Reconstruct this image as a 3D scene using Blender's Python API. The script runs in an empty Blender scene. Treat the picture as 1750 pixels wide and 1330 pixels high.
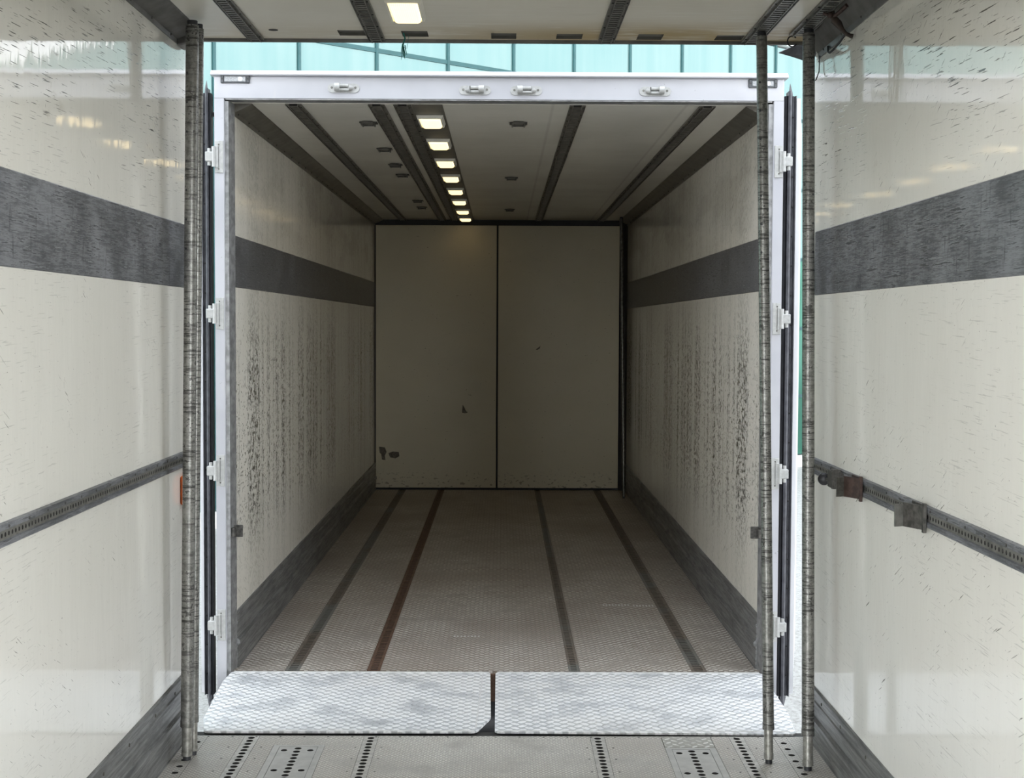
import bpy, math, random
from mathutils import Vector, Matrix
random.seed(7)
C = bpy.context.scene.collection
scn = bpy.context.scene

# ------------------------------------------------------------------ camera, sky, exposure
cd = bpy.data.cameras.new('camera'); cam = bpy.data.objects.new('camera', cd); C.objects.link(cam)
cd.sensor_width = 36.0; cd.lens = 2400 * 36 / 1750; cd.clip_start = .05; cd.clip_end = 300
_p, _y, _r = math.radians(2.6), math.radians(0.38), math.radians(0.25)
F = Vector((math.sin(_y)*math.cos(_p), math.cos(_y)*math.cos(_p), -math.sin(_p)))
R = F.cross(Vector((0, 0, 1))).normalized(); U = R.cross(F)
R2 = R*math.cos(_r) + U*math.sin(_r); U2 = -R*math.sin(_r) + U*math.cos(_r)
m = Matrix((R2, U2, -F)).transposed().to_4x4(); m.translation = (0, 0, 1.62)
cam.matrix_world = m
scn.camera = cam
scn.view_settings.view_transform = 'Standard'; scn.view_settings.look = 'None'
scn.view_settings.gamma = 1; scn.view_settings.use_curve_mapping = False
scn.view_settings.exposure = 1.38
SKY = 1.0
LAMP = 0.8
w = bpy.data.worlds.new('overcast_sky'); scn.world = w; w.use_nodes = True
wt = w.node_tree; bg = wt.nodes['Background']
tc = wt.nodes.new('ShaderNodeTexCoord'); sx = wt.nodes.new('ShaderNodeSeparateXYZ')
mr = wt.nodes.new('ShaderNodeMapRange'); mr.inputs['From Min'].default_value = -.05; mr.inputs['From Max'].default_value = .9
mx = wt.nodes.new('ShaderNodeMix'); mx.data_type = 'RGBA'
mx.inputs['A'].default_value = (.95, .98, 1.0, 1); mx.inputs['B'].default_value = (1.25, 1.36, 1.5, 1)
wt.links.new(tc.outputs['Generated'], sx.inputs[0]); wt.links.new(sx.outputs['Z'], mr.inputs['Value'])
wt.links.new(mr.outputs[0], mx.inputs['Factor']); wt.links.new(mx.outputs['Result'], bg.inputs['Color'])
bg.inputs['Strength'].default_value = SKY
# added glow band low in the sky behind the viewer, brightens near walls
GLOW = 13.0
def _wm(op, a, b=None):
    n = wt.nodes.new('ShaderNodeMath'); n.operation = op
    for i, v in enumerate((a, b)):
        if isinstance(v, bpy.types.NodeSocket): wt.links.new(v, n.inputs[i])
        elif v is not None: n.inputs[i].default_value = v
    return n.outputs[0]
def _ws(v, a, b, c, d):
    n = wt.nodes.new('ShaderNodeMapRange'); n.interpolation_type = 'SMOOTHSTEP'; wt.links.new(v, n.inputs['Value'])
    for k_, q in zip(('From Min', 'From Max', 'To Min', 'To Max'), (a, b, c, d)): n.inputs[k_].default_value = q
    return n.outputs[0]
gl = _wm('MULTIPLY', _ws(sx.outputs['Y'], -.82, -.38, 1, 0), _ws(sx.outputs['Z'], .03, .12, 1, 0))
wt.links.new(_wm('MULTIPLY', _wm('ADD', _wm('MULTIPLY', gl, GLOW), 1.0), SKY), bg.inputs['Strength'])

# ------------------------------------------------------------------ node helper
class N:
    def __init__(s, name):
        s.m = bpy.data.materials.new(name); s.m.use_nodes = True; s.t = s.m.node_tree
        s.b = s.t.nodes['Principled BSDF']; g = s.t.nodes.new('ShaderNodeNewGeometry'); s.P = g.outputs['Position']; s.Nn = g.outputs['Normal']
        q = s.t.nodes.new('ShaderNodeSeparateXYZ'); s.t.links.new(s.P, q.inputs[0]); s.x, s.y, s.z = q.outputs
    def put(s, sock, v):
        if isinstance(v, bpy.types.NodeSocket): s.t.links.new(v, sock)
        elif isinstance(v, tuple) and len(v) == 3 and sock.type == 'RGBA': sock.default_value = (*v, 1)
        else: sock.default_value = v
    def M(s, op, a, b=None, c=None, clamp=False):
        n = s.t.nodes.new('ShaderNodeMath'); n.operation = op; n.use_clamp = clamp
        for i, v in enumerate((a, b, c)):
            if v is not None: s.put(n.inputs[i], v)
        return n.outputs[0]
    def add(s, a, b): return s.M('ADD', a, b)
    def mul(s, a, b): return s.M('MULTIPLY', a, b)
    def mx(s, a, b): return s.M('MAXIMUM', a, b)
    def vec(s, x, y, z):
        n = s.t.nodes.new('ShaderNodeCombineXYZ')
        for i, v in enumerate((x, y, z)): s.put(n.inputs[i], v)
        return n.outputs[0]
    def st(s, sx_=1, sy=1, sz=1, src=None):            # stretched position
        n = s.t.nodes.new('ShaderNodeVectorMath'); n.operation = 'MULTIPLY'
        s.put(n.inputs[0], src or s.P); n.inputs[1].default_value = (sx_, sy, sz); return n.outputs[0]
    def rotx(s, a):
        n = s.t.nodes.new('ShaderNodeVectorRotate'); n.rotation_type = 'X_AXIS'; n.inputs['Angle'].default_value = a
        s.put(n.inputs['Vector'], s.P); return n.outputs[0]
    def noise(s, v, scale=1., d=3., r=.55):
        n = s.t.nodes.new('ShaderNodeTexNoise'); s.put(n.inputs['Vector'], v)
        n.inputs['Scale'].default_value = scale; n.inputs['Detail'].default_value = d; n.inputs['Roughness'].default_value = r
        return n.outputs[0]
    def step(s, v, lo, hi):                             # smooth 0..1 ramp (lo may be above hi)
        n = s.t.nodes.new('ShaderNodeMapRange'); n.interpolation_type = 'SMOOTHSTEP'
        flip = lo > hi
        if flip: lo, hi = hi, lo
        n.inputs['From Min'].default_value = lo; n.inputs['From Max'].default_value = hi
        if flip: n.inputs['To Min'].default_value = 1; n.inputs['To Max'].default_value = 0
        s.put(n.inputs['Value'], v); return n.outputs[0]
    def mix(s, f, a, b):
        n = s.t.nodes.new('ShaderNodeMix'); n.data_type = 'RGBA'
        s.put(n.inputs['Factor'], f); s.put(n.inputs['A'], a); s.put(n.inputs['B'], b); return n.outputs['Result']
    def bump(s, h, dist=.002, strength=1.):
        n = s.t.nodes.new('ShaderNodeBump'); s.put(n.inputs['Height'], h)
        n.inputs['Distance'].default_value = dist; n.inputs['Strength'].default_value = strength
        if s.b.inputs['Normal'].links: s.t.links.new(s.b.inputs['Normal'].links[0].from_socket, n.inputs['Normal'])
        s.t.links.new(n.outputs[0], s.b.inputs['Normal'])
    def out(s, col=None, rough=None, metal=None, spec=None, emit=None, es=0):
        if col is not None: s.put(s.b.inputs['Base Color'], col)
        if rough is not None: s.put(s.b.inputs['Roughness'], rough)
        if metal is not None: s.put(s.b.inputs['Metallic'], metal)
        if spec is not None: s.put(s.b.inputs['Specular IOR Level'], spec)
        if emit is not None: s.put(s.b.inputs['Emission Color'], emit); s.put(s.b.inputs['Emission Strength'], es)
        return s.m

def plain(name, col, rough=.5, metal=0., nz=.12, sc=12.):
    n = N(name); a = n.noise(n.P, sc, 4)
    k = n.step(a, .3, .7)
    d = tuple(c*(1-nz*2) for c in col); e = tuple(min(1, c*(1+nz)) for c in col)
    return n.out(n.mix(k, d, e), rough, metal)

def scratches(n, ang, along, across, thr, seed):
    """thin dashes lying along y, tilted by ang in the y-z plane"""
    v = n.rotx(ang); v = n.st(1, along, across, v)
    a = n.t.nodes.new('ShaderNodeVectorMath'); a.operation = 'ADD'; n.put(a.inputs[0], v); a.inputs[1].default_value = (seed, seed*2.3, seed*.7)
    return n.step(n.noise(a.outputs[0], 1, 2, .6), thr, thr+.05)

def frp_near():
    n = N('glossy_cream_panel')
    zone = n.step(n.noise(n.st(.1, .9, 1.3), 1.4, 3) , .42, .56)
    high = n.step(n.z, 2.0, 2.35)
    zone2 = n.M('MULTIPLY', zone, n.add(n.mul(high, .9), .25), clamp=True)
    s1 = n.mul(scratches(n, -.03, 8, 230, .635, 3.1), zone2)
    s2 = n.mul(scratches(n, .5, 12, 210, .68, 9.4), n.step(n.noise(n.P, 2.1, 2), .48, .6))
    s3 = n.mul(scratches(n, 1.5, 25, 230, .73, 1.7), .6)
    s4 = n.mul(n.step(n.noise(n.st(1, 1, 2.2), 70, 1), .76, .79), .55)
    smear = n.mul(n.mul(n.step(n.noise(n.st(.2, 5, 14), 1, 4, .7), .56, .72), n.step(n.noise(n.P, 1.6, 1), .56, .66)), n.mul(high, .55))
    dm = n.M('MAXIMUM', n.mx(s1, s2), n.mx(s3, s4), clamp=True)
    tone = n.noise(n.st(.3, .6, .4), 2, 3)
    base = n.mix(n.step(tone, .3, .7), (.745, .722, .655), (.785, .765, .70))
    lowg = n.step(n.z, 1.0, .3)
    base = n.mix(n.mul(lowg, .35), base, (.72, .72, .70))
    base = n.mix(smear, base, (.36, .31, .22))
    base = n.mix(n.mul(dm, .9), base, (.07, .062, .05))
    n.bump(n.noise(n.st(1, 3.0, .8), 3.5, 2, .5), .0012)
    n.bump(n.noise(n.st(1, 22, 5), 3, 2, .5), .00022)
    n.bump(dm, -.0006)
    return n.out(base, n.add(n.mul(dm, .12), .05), 0, .68)

def frp_far():
    n = N('scuffed_cream_panel')
    # columns of black rub marks where loads stood, spaced along the body
    cols = n.step(n.noise(n.vec(.37, n.y, .21), 2.6, 3, .7), .50, .58)
    narrow = n.step(n.noise(n.vec(3.41, n.y, .33), 7., 2, .7), .54, .60)
    env = n.mul(n.step(n.z, .40, .8), n.step(n.z, 1.82, 1.3))
    env = n.add(n.mul(env, .8), .22)
    dash = n.step(n.noise(n.st(1, 26, 42), 1, 4, .75), .50, .58)
    dash2 = n.step(n.noise(n.st(1, 45, 6), 1, 4, .7), .52, .60)
    g = n.mul(n.mx(cols, n.mul(narrow, .7)), n.mul(env, n.M('MAXIMUM', dash, n.mul(dash2, .8))))
    rows = n.mul(n.step(n.noise(n.st(1, 14, 60), 1, 3, .7), .58, .64), n.mul(env, n.step(n.noise(n.P, 1.3, 2), .42, .58)))
    diag = n.mul(scratches(n, .45, 7, 130, .63, 4.2), n.step(n.noise(n.P, 1.1, 2), .45, .6))
    speck = n.mul(n.step(n.noise(n.P, 48, 2), .63, .67), n.mul(env, .9))
    dm = n.M('MAXIMUM', n.mx(g, n.mul(rows, .55)), n.mx(n.mul(diag, .5), speck), clamp=True)
    tone = n.noise(n.st(.3, .8, .8), 1.6, 4)
    base = n.mix(n.step(tone, .3, .7), (.76, .725, .635), (.82, .785, .70))
    grime = n.mul(n.step(n.noise(n.st(1, .7, 2.5), 1.8, 4), .48, .62), n.step(n.z, 1.9, 2.3))
    base = n.mix(n.mul(grime, .22), base, (.36, .33, .27))
    base = n.mix(n.mul(dm, .93), base, (.03, .028, .025))
    n.bump(n.noise(n.st(1, 2.5, 1), 3, 2, .5), .0012)
    return n.out(base, n.add(n.mul(dm, .1), .13), 0, .5)

def back_panel():
    n = N('dull_cream_panel')
    t = n.step(n.noise(n.st(.7, 1, 1.2), 2.2, 4), .3, .7)
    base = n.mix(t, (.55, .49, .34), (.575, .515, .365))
    s_ = n.step(n.noise(n.st(14, 1, 90), 1, 3, .7), .70, .74)
    s2 = n.step(n.noise(n.st(80, 1, 9), 1, 3, .7), .74, .78)
    sp = n.step(n.noise(n.P, 55, 1), .76, .79)
    low = n.mul(n.step(n.z, .25, .05), n.step(n.noise(n.st(30, 1, 40), 1, 3), .58, .66))
    d = n.M('MAXIMUM', n.mx(s_, n.mul(s2, .6)), n.mx(sp, low), clamp=True)
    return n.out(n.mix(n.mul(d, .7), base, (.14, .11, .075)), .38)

def steel_band(name='scratched_grey_strip', a=(.10, .104, .112), b=(.26, .265, .28), hx=0):
    n = N(name)
    v = n.st(1, 7, 110) if not hx else n.st(7, 7, 110)
    g1 = n.noise(v, 1, 4, .7); g2 = n.noise(n.st(1, 60, 8), 1, 3, .7); g3 = n.noise(n.P, 4, 5, .65)
    base = n.mix(n.step(n.add(n.mul(g1, .6), n.mul(g3, .4)), .42, .58), a, b)
    base = n.mix(n.mul(n.step(g1, .56, .62), .8), base, tuple(c*.45 for c in a))
    base = n.mix(n.mul(n.step(g1, .40, .34), .5), base, (.42, .43, .44))
    base = n.mix(n.mul(n.step(g2, .60, .68), .5), base, tuple(c*.5 for c in a))
    n.bump(g1, .0008)
    return n.out(base, n.add(n.mul(g3, .25), .28), .35)

def kick():
    n = N('scraped_aluminium_kickplate')
    g1 = n.noise(n.st(1, 3.0, 90), 1, 4, .7); g3 = n.noise(n.st(1, 1.6, 9), 2, 5, .7)
    base = n.mix(n.step(g1, .35, .65), (.125, .125, .124), (.28, .28, .275))
    base = n.mix(n.mul(n.step(g3, .5, .68), .65), base, (.085, .085, .09))
    base = n.mix(n.mul(n.step(g1, .36, .28), .6), base, (.5, .5, .49))
    n.bump(g1, .0006)
    return n.out(base, n.add(n.mul(g3, .25), .3), .5)

def tread(name, cell, light, dark, dirt, dirt_amt, metal, rough, bumpd=.0016, worn=.5, rot=45, sl=.44, sw=.2, film=None):
    """lozenge chequer plate: bars alternate direction from cell to cell"""
    n = N(name)
    a = math.radians(rot); ca, sa = math.cos(a)/cell, math.sin(a)/cell
    u = n.add(n.mul(n.x, ca), n.mul(n.y, sa)); v = n.add(n.mul(n.x, -sa), n.mul(n.y, ca))
    fu, fv = n.M('FLOOR', u), n.M('FLOOR', v)
    par = n.M('FLOORED_MODULO', n.add(fu, fv), 2.)
    cu = n.M('SUBTRACT', n.M('SUBTRACT', u, fu), .5); cv = n.M('SUBTRACT', n.M('SUBTRACT', v, fv), .5)
    def ell(p, q):
        e = n.add(n.M('POWER', n.M('ABSOLUTE', n.mul(p, 1/sl)), 1.6), n.M('POWER', n.M('ABSOLUTE', n.mul(q, 1/sw)), 2.))
        return n.step(e, 1.25, .55)
    e1, e2 = ell(cu, cv), ell(cv, cu)
    h = n.add(n.mul(e1, par), n.mul(e2, n.M('SUBTRACT', 1., par)))
    g = n.noise(n.P, 5, 6, .65); g2 = n.noise(n.st(1, .8, 1), 1.3, 4, .6); g3 = n.noise(n.P, 90, 3, .6)
    wn = n.mul(h, n.M('MULTIPLY', n.step(g, .3, .6), worn, clamp=True))
    base = n.mix(wn, dark, light)
    base = n.mix(n.mul(n.step(g3, .45, .7), .35), base, tuple(c*.55 for c in dark))
    dm = n.M('MULTIPLY', n.step(n.add(n.mul(g, .5), n.mul(g2, .5)), .40, .62), dirt_amt, clamp=True)
    base = n.mix(dm, base, dirt)
    if film: base = film(n, base)
    n.bump(h, bumpd)
    n.bump(g3, .0005)
    return n.out(base, n.add(n.mul(g, .25), rough), metal)

def scuffed_tube():
    n = N('scuffed_galvanised_tube')
    g1 = n.noise(n.st(9, 9, 120), 1, 4, .75); g2 = n.noise(n.P, 45, 4, .7); env = n.noise(n.st(.3, .3, 1), 3.2, 3, .6)
    base = n.mix(n.step(g2, .35, .65), (.13, .127, .115), (.27, .265, .245))
    d = n.mul(n.mx(n.step(g1, .52, .58), n.step(g2, .56, .62)), n.step(env, .36, .50))
    d2 = n.mul(n.step(g1, .62, .66), .7)
    base = n.mix(n.mul(n.mx(d, d2), .9), base, (.035, .033, .03))
    n.bump(g2, .0004)
    return n.out(base, n.add(n.mul(g1, .3), .28), .55)

def white_paint():
    n = N('chipped_white_paint')
    g = n.noise(n.P, 38, 5, .7); e = n.noise(n.st(1, 1, 1), 3, 3); low = n.noise(n.st(12, 12, 3), 1, 4, .7)
    base = n.mix(n.step(e, .3, .7), (.41, .41, .435), (.47, .47, .495))
    chip = n.mul(n.step(g, .66, .71), n.step(e, .45, .6))
    base = n.mix(n.mul(chip, .85), base, (.16, .14, .12))
    base = n.mix(n.mul(n.step(low, .62, .72), .25), base, (.5, .48, .45))
    return n.out(base, .32)

def near_ceiling():
    n = N('stained_cream_ceiling')
    g = n.noise(n.st(2.2, 26, 1), 2, 5, .7); e = n.noise(n.P, 1.7, 4, .6)
    edge = n.step(n.y, 5.12, 5.5)
    base = n.mix(n.step(e, .3, .7), (.62, .595, .525), (.70, .675, .605))
    right = n.add(n.mul(n.step(n.x, -.9, .8), .75), .3)
    st_ = n.mul(n.mul(n.step(n.add(n.mul(g, .6), n.mul(e, .5)), .40, .54), n.add(n.mul(edge, 1.0), .22)), right)
    base = n.mix(n.M('MULTIPLY', st_, .9, clamp=True), base, (.36, .27, .135))
    base = n.mix(n.mul(n.step(g, .64, .70), .35), base, (.28, .24, .18))
    n.bump(g, .0005)
    return n.out(base, .35)

def far_ceiling():
    n = N('cream_ceiling_far')
    e = n.noise(n.st(1, 1, 1), 1.7, 4, .6); g = n.noise(n.st(6, 60, 1), 1, 3, .7)
    base = n.mix(n.step(e, .3, .7), (.62, .595, .525), (.69, .665, .595))
    base = n.mix(n.mul(n.step(g, .66, .72), .3), base, (.35, .32, .27))
    seam = n.mul(n.step(n.M('ABSOLUTE', n.M('SUBTRACT', n.M('FLOORED_MODULO', n.add(n.x, 10.), .62), .31)), .012, .002), .25)
    base = n.mix(seam, base, (.3, .28, .25))
    return n.out(base, .24)

def rust(name, a, b, hi=None):
    n = N(name)
    g = n.noise(n.P, 30, 5, .7); e = n.noise(n.st(1, .8, 1), 1.6, 3)
    base = n.mix(n.step(g, .3, .7), a, b)
    if hi: base = n.mix(n.step(e, .48, .6), base, hi)
    n.bump(g, .0005)
    return n.out(base, .6, .3)

def glass(name, a, b, rough, metal):
    n = N(name)
    g = n.noise(n.st(1.5, 1.5, .12), 2.2, 3, .6); e = n.noise(n.P, .5, 3)
    return n.out(n.mix(n.step(n.add(n.mul(g, .6), n.mul(e, .4)), .35, .65), a, b), rough, metal)

def concrete():
    n = N('pale_concrete')
    g = n.noise(n.P, 28, 6, .8); e = n.noise(n.P, .6, 4)
    base = n.mix(n.step(g, .35, .6), (.22, .215, .20), (.40, .395, .38))
    base = n.mix(n.mul(n.step(e, .4, .7), .2), base, (.26, .255, .24))
    n.bump(g, .004)
    return n.out(base, .85)

def lamp_lens():
    n = N('lit_ribbed_lens')
    rib = n.M('SINE', n.mul(n.x, 900.)); rib2 = n.M('SINE', n.mul(n.y, 420.))
    k = n.add(n.mul(n.mx(rib, rib2), .18), .82)
    return n.out((.8, .75, .6), .3, 0, emit=(1.0, .76, .38), es=n.mul(k, LAMP))

MAT = dict(
    wall=frp_near(), wallf=frp_far(), back=back_panel(), band=steel_band(), kick=kick(),
    bandf=steel_band('dark_scratched_strip', (.095, .095, .10), (.19, .19, .195)),
    ramp=tread('bright_chequer_plate', .040, (.98, .98, .98), (.50, .51, .52), (.74, .70, .64), .3, .12, .25, .003, 1.3, 45, .58, .38),
    floorf=tread('worn_chequer_plate', .034, (.98, .94, .88), (.40, .355, .305), (.24, .185, .14), .5, .3, .36, .003, 1.1, 45, .54, .22),
    floorn=tread('fine_chequer_plate', .0145, (.90, .87, .80), (.42, .40, .36), (.34, .305, .26), .55, .25, .38, .0016, 1.0, 45, .50, .24),
    treadn=tread('coarse_chequer_plate', .034, (.97, .96, .92), (.40, .39, .35), (.38, .35, .29), .2, .3, .3, .0014, 1.0, 45, .48, .2),
    strip=plain('dull_aluminium_strip', (.50, .48, .44), .45, .3, .12, 30),
    plate=plain('grey_access_plate', (.48, .47, .44), .45, .3, .06, 18),
    rail=plain('oxidised_aluminium_rail', (.20, .195, .175), .42, .5, .18, 25),
    railf=plain('brown_grey_ceiling_rail', (.155, .143, .12), .45, .45, .18, 25),
    cove=plain('dull_grey_cove_trim', (.17, .165, .157), .42, .5, .12, 14),
    covef=plain('brown_grey_cove_trim', (.17, .158, .133), .42, .45, .12, 14),
    slab=plain('lamp_channel_grey', (.12, .108, .085), .55, .2, .08, 9),
    dark=plain('dark_recess', (.03, .028, .025), .8, 0, .1),  # hole and slot insides: shade put into the colour; also dark rivets
    plug=plain('grey_recess_plate', (.10, .094, .08), .6, .1, .1, 20),
    black=plain('black_rubber', (.022, .022, .025), .5, 0, .15, 30),
    seal=plain('grey_rubber_seal', (.10, .10, .11), .45, 0, .15, 30),
    tube=scuffed_tube(), foot=plain('worn_steel_foot', (.32, .31, .28), .4, .6, .2, 50),
    dtube=plain('dark_steel_tube', (.12, .115, .10), .4, .6, .2, 50),
    white=white_paint(), galv=plain('white_zinc_casting', (.44, .44, .425), .42, .15, .06, 60),
    greyret=plain('worn_grey_frame_return', (.30, .30, .30), .4, .5, .18, 30),
    rustf=rust('rusty_floor_rail', (.10, .055, .035), (.19, .115, .08)),
    rustg=rust('grey_floor_rail', (.13, .105, .08), (.24, .20, .165), (.20, .195, .175)),
    rustb=rust('rusty_bracket', (.03, .017, .013), (.075, .045, .036)),
    clip=plain('dirty_steel_clip', (.085, .08, .072), .45, .5, .25, 60),
    pane=glass('turquoise_glass', (.155, .255, .25), (.19, .28, .27), .12, .6),
    paned=glass('glass_painted_tree_reflection', (.035, .13, .09), (.07, .22, .17), .1, .5),  # lower panes: tree reflections painted in as dark green
    mull=plain('teal_mullion', (.012, .055, .057), .6, 0, .06),
    conc=concrete(), basew=plain('white_masonry', (.8, .8, .78), .7, 0, .05, 3),
    ext=plain('white_body_skin', (.6, .6, .62), .35, 0, .03, 3),
    orange=plain('orange_plastic', (.80, .16, .025), .3, 0, .05, 30),
    green=plain('green_frayed_cord', (.01, .16, .13), .6, 0, .1),
    lens=lamp_lens(), housing=plain('cream_lamp_housing', (.72, .69, .60), .35, 0, .05, 20),
    clear=plain('clear_ribbed_lens', (.30, .31, .32), .25, 0, .15, 160), bulb=plain('bright_reflector', (.62, .63, .65), .2, .3, .02),
    lampfr=plain('black_lamp_frame', (.05, .055, .06), .4, 0, .1),
    chip=plain('torn_bare_patch', (.13, .11, .08), .7, 0, .2, 60),
    scrape=plain('pale_scrape', (.75, .74, .72), .4, .2, .1, 40),
    gasket=plain('black_joint_gasket', (.014, .013, .014), .6, 0, .1),
    frosty=plain('dark_canvas_strap', (.045, .03, .022), .7, 0, .25, 60),
    chassis=plain('dark_chassis_steel', (.03, .03, .032), .6, .2, .1),
)

# ------------------------------------------------------------------ mesh helper
ORG = {}
class MB:
    def __init__(s): s.v = []; s.f = []; s.mi = []; s.sm = []
    def _add(s, vs, fs, mi=0, smooth=False):
        b = len(s.v); s.v += [Vector(v) for v in vs]
        for f in fs: s.f.append([b+i for i in f]); s.mi.append(mi); s.sm.append(smooth)
    def box(s, x0, x1, y0, y1, z0, z1, mi=0):
        vs = [(x, y, z) for z in (z0, z1) for y in (y0, y1) for x in (x0, x1)]
        s._add(vs, [(0, 2, 3, 1), (4, 5, 7, 6), (0, 1, 5, 4), (2, 6, 7, 3), (0, 4, 6, 2), (1, 3, 7, 5)], mi); return s
    def cbox(s, x0, x1, y0, y1, z0, z1, c=.002, mi=0):  # box with chamfered edges all round
        pts = []
        for z, k in ((z0, c), (z0+c, 0), (z1-c, 0), (z1, c)):
            a0, a1, b0, b1 = x0+k, x1-k, y0+k, y1-k; d = c if k == 0 else c*.4
            pts += [(a0+d, b0, z), (a1-d, b0, z), (a1, b0+d, z), (a1, b1-d, z), (a1-d, b1, z), (a0+d, b1, z), (a0, b1-d, z), (a0, b0+d, z)]
        fs = [tuple(reversed(range(8))), tuple(range(24, 32))]
        for r in range(3):
            for i in range(8):
                j = (i+1) % 8; fs.append((r*8+i, r*8+j, r*8+8+j, r*8+8+i))
        s._add(pts, fs, mi); return s
    def cyl(s, p0, p1, r0, r1=None, n=16, mi=0, caps=True):
        p0, p1 = Vector(p0), Vector(p1); r1 = r0 if r1 is None else r1
        d = (p1-p0).normalized(); a = d.orthogonal().normalized(); b = d.cross(a); vs = []
        for p, r in ((p0, r0), (p1, r1)):
            for i in range(n):
                t = 2*math.pi*i/n; vs.append(p + a*math.cos(t)*r + b*math.sin(t)*r)
        s._add(vs, [(i, (i+1) % n, n+(i+1) % n, n+i) for i in range(n)], mi, True)
        if caps: s._add(vs, [tuple(reversed(range(n))), tuple(range(n, 2*n))], mi)
        return s
    def tube(s, pts, r, n=8, mi=0):                    # swept tube through points
        pts = [Vector(p) for p in pts]; vs = []; prev = None
        for i, p in enumerate(pts):
            d = (pts[min(i+1, len(pts)-1)] - pts[max(i-1, 0)]).normalized()
            a = d.orthogonal().normalized() if prev is None else (prev - d*prev.dot(d)).normalized()
            prev = a; b = d.cross(a); rr = r[i] if isinstance(r, (list, tuple)) else r
            for k in range(n):
                t = 2*math.pi*k/n; vs.append(p + a*math.cos(t)*rr + b*math.sin(t)*rr)
        fs = []
        for i in range(len(pts)-1):
            for k in range(n): fs.append((i*n+k, i*n+(k+1) % n, (i+1)*n+(k+1) % n, (i+1)*n+k))
        s._add(vs, fs, mi, True)
        s._add([vs[i] for i in range(n)], [tuple(reversed(range(n)))], mi); s._add([vs[-n+i] for i in range(n)], [tuple(range(n))], mi)
        return s
    def prism(s, prof, y0, y1, axis='y', mi=0):        # profile swept; y: (x,z), z: (x,y), x: (y,z)
        def P(a, b, t): return {'y': (a, t, b), 'z': (a, b, t), 'x': (t, a, b)}[axis]
        n = len(prof); vs = [P(a, b, y0) for a, b in prof] + [P(a, b, y1) for a, b in prof]
        s._add(vs, [(i, (i+1) % n, n+(i+1) % n, n+i) for i in range(n)] + [tuple(reversed(range(n))), tuple(range(n, 2*n))], mi)
        return s
    def sphere(s, c, r, n=14, mi=0, sz=1.):
        c = Vector(c); vs = [c+Vector((0, 0, r*sz))]; k = n//2
        for i in range(1, k):
            t = math.pi*i/k
            for j in range(n):
                p = 2*math.pi*j/n; vs.append(c+Vector((math.sin(t)*math.cos(p)*r, math.sin(t)*math.sin(p)*r, math.cos(t)*r*sz)))
        vs.append(c-Vector((0, 0, r*sz))); L = len(vs)-1; fs = [(0, 1+j, 1+(j+1) % n) for j in range(n)]
        for i in range(k-2):
            for j in range(n): fs.append((1+i*n+j, 1+(i+1)*n+j, 1+(i+1)*n+(j+1) % n, 1+i*n+(j+1) % n))
        b = 1+(k-2)*n; fs += [(L, b+(j+1) % n, b+j) for j in range(n)]
        s._add(vs, fs, mi, True); return s
    def holed(s, u0, u1, v0, v1, holes, fn, depth=.03, n=16, mi=0, dmi=1):
        """plate in (u,v) with round holes (u,v,r) inside a single column; fn(u,v,w) -> xyz, w downwards"""
        hs = sorted(holes, key=lambda h: h[1])
        cuts = [v0] + [(hs[i][1]+hs[i+1][1])/2 for i in range(len(hs)-1)] + [v1]
        for i, (hu, hv, r) in enumerate(hs):
            a, b = cuts[i], cuts[i+1]; hh = min(hv-a, b-hv, hu-u0, u1-hu)
            if b-a > 2*hh+.0001:
                if hv-hh > a+1e-5: s._add([fn(u0, a, 0), fn(u1, a, 0), fn(u1, hv-hh, 0), fn(u0, hv-hh, 0)], [(0, 1, 2, 3)], mi)
                if hv+hh < b-1e-5: s._add([fn(u0, hv+hh, 0), fn(u1, hv+hh, 0), fn(u1, b, 0), fn(u0, b, 0)], [(0, 1, 2, 3)], mi)
                a, b = hv-hh, hv+hh
            cir, sq = [], []
            for k in range(n):
                t = 2*math.pi*(k+.5)/n; c, sn = math.cos(t), math.sin(t); cir.append((hu+r*c, hv+r*sn))
                if abs(c) > abs(sn): q = (u1 if c > 0 else u0, hv + sn/abs(c)*(b-a)/2)
                else: q = (hu + c/abs(sn)*(u1-u0)/2, b if sn > 0 else a)
                sq.append(q)
            corner = {n//8-1 if False else None: None}
            vs = [fn(*q, 0) for q in sq] + [fn(*q, 0) for q in cir] + [fn(*q, depth) for q in cir]
            fs = [(k, (k+1) % n, n+(k+1) % n, n+k) for k in range(n)]
            s._add(vs, fs, mi)
            s._add(vs, [(n+k, n+(k+1) % n, 2*n+(k+1) % n, 2*n+k) for k in range(n)], dmi, True)
            s._add([fn(*q, depth) for q in cir], [tuple(range(n))], dmi)
            for k in range(n):                          # fill the corners of the cell
                q0, q1 = sq[k], sq[(k+1) % n]
                if abs(q0[0]-q1[0]) > 1e-6 and abs(q0[1]-q1[1]) > 1e-6:
                    cu = u1 if max(q0[0], q1[0]) > hu else u0; cv = b if max(q0[1], q1[1]) > hv else a
                    s._add([fn(*q0, 0), fn(cu, cv, 0), fn(*q1, 0)], [(0, 1, 2)], mi)
        return s
    def gridplate(s, x0, x1, y0, y1, z, rects, depth, mi=0, dmi=1, up=True, ylines=()):
        """flat sheet with rectangular recesses; depth is signed"""
        xs = sorted({x0, x1, *[r[0] for r in rects], *[r[1] for r in rects]}); ys = sorted({y0, y1, *ylines, *[r[2] for r in rects], *[r[3] for r in rects]})
        for i in range(len(xs)-1):
            for j in range(len(ys)-1):
                mxx, my = (xs[i]+xs[i+1])/2, (ys[j]+ys[j+1])/2
                if any(r[0] < mxx < r[1] and r[2] < my < r[3] for r in rects): continue
                s._add([(xs[i], ys[j], z), (xs[i+1], ys[j], z), (xs[i+1], ys[j+1], z), (xs[i], ys[j+1], z)], [(0, 1, 2, 3)], mi)
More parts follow.
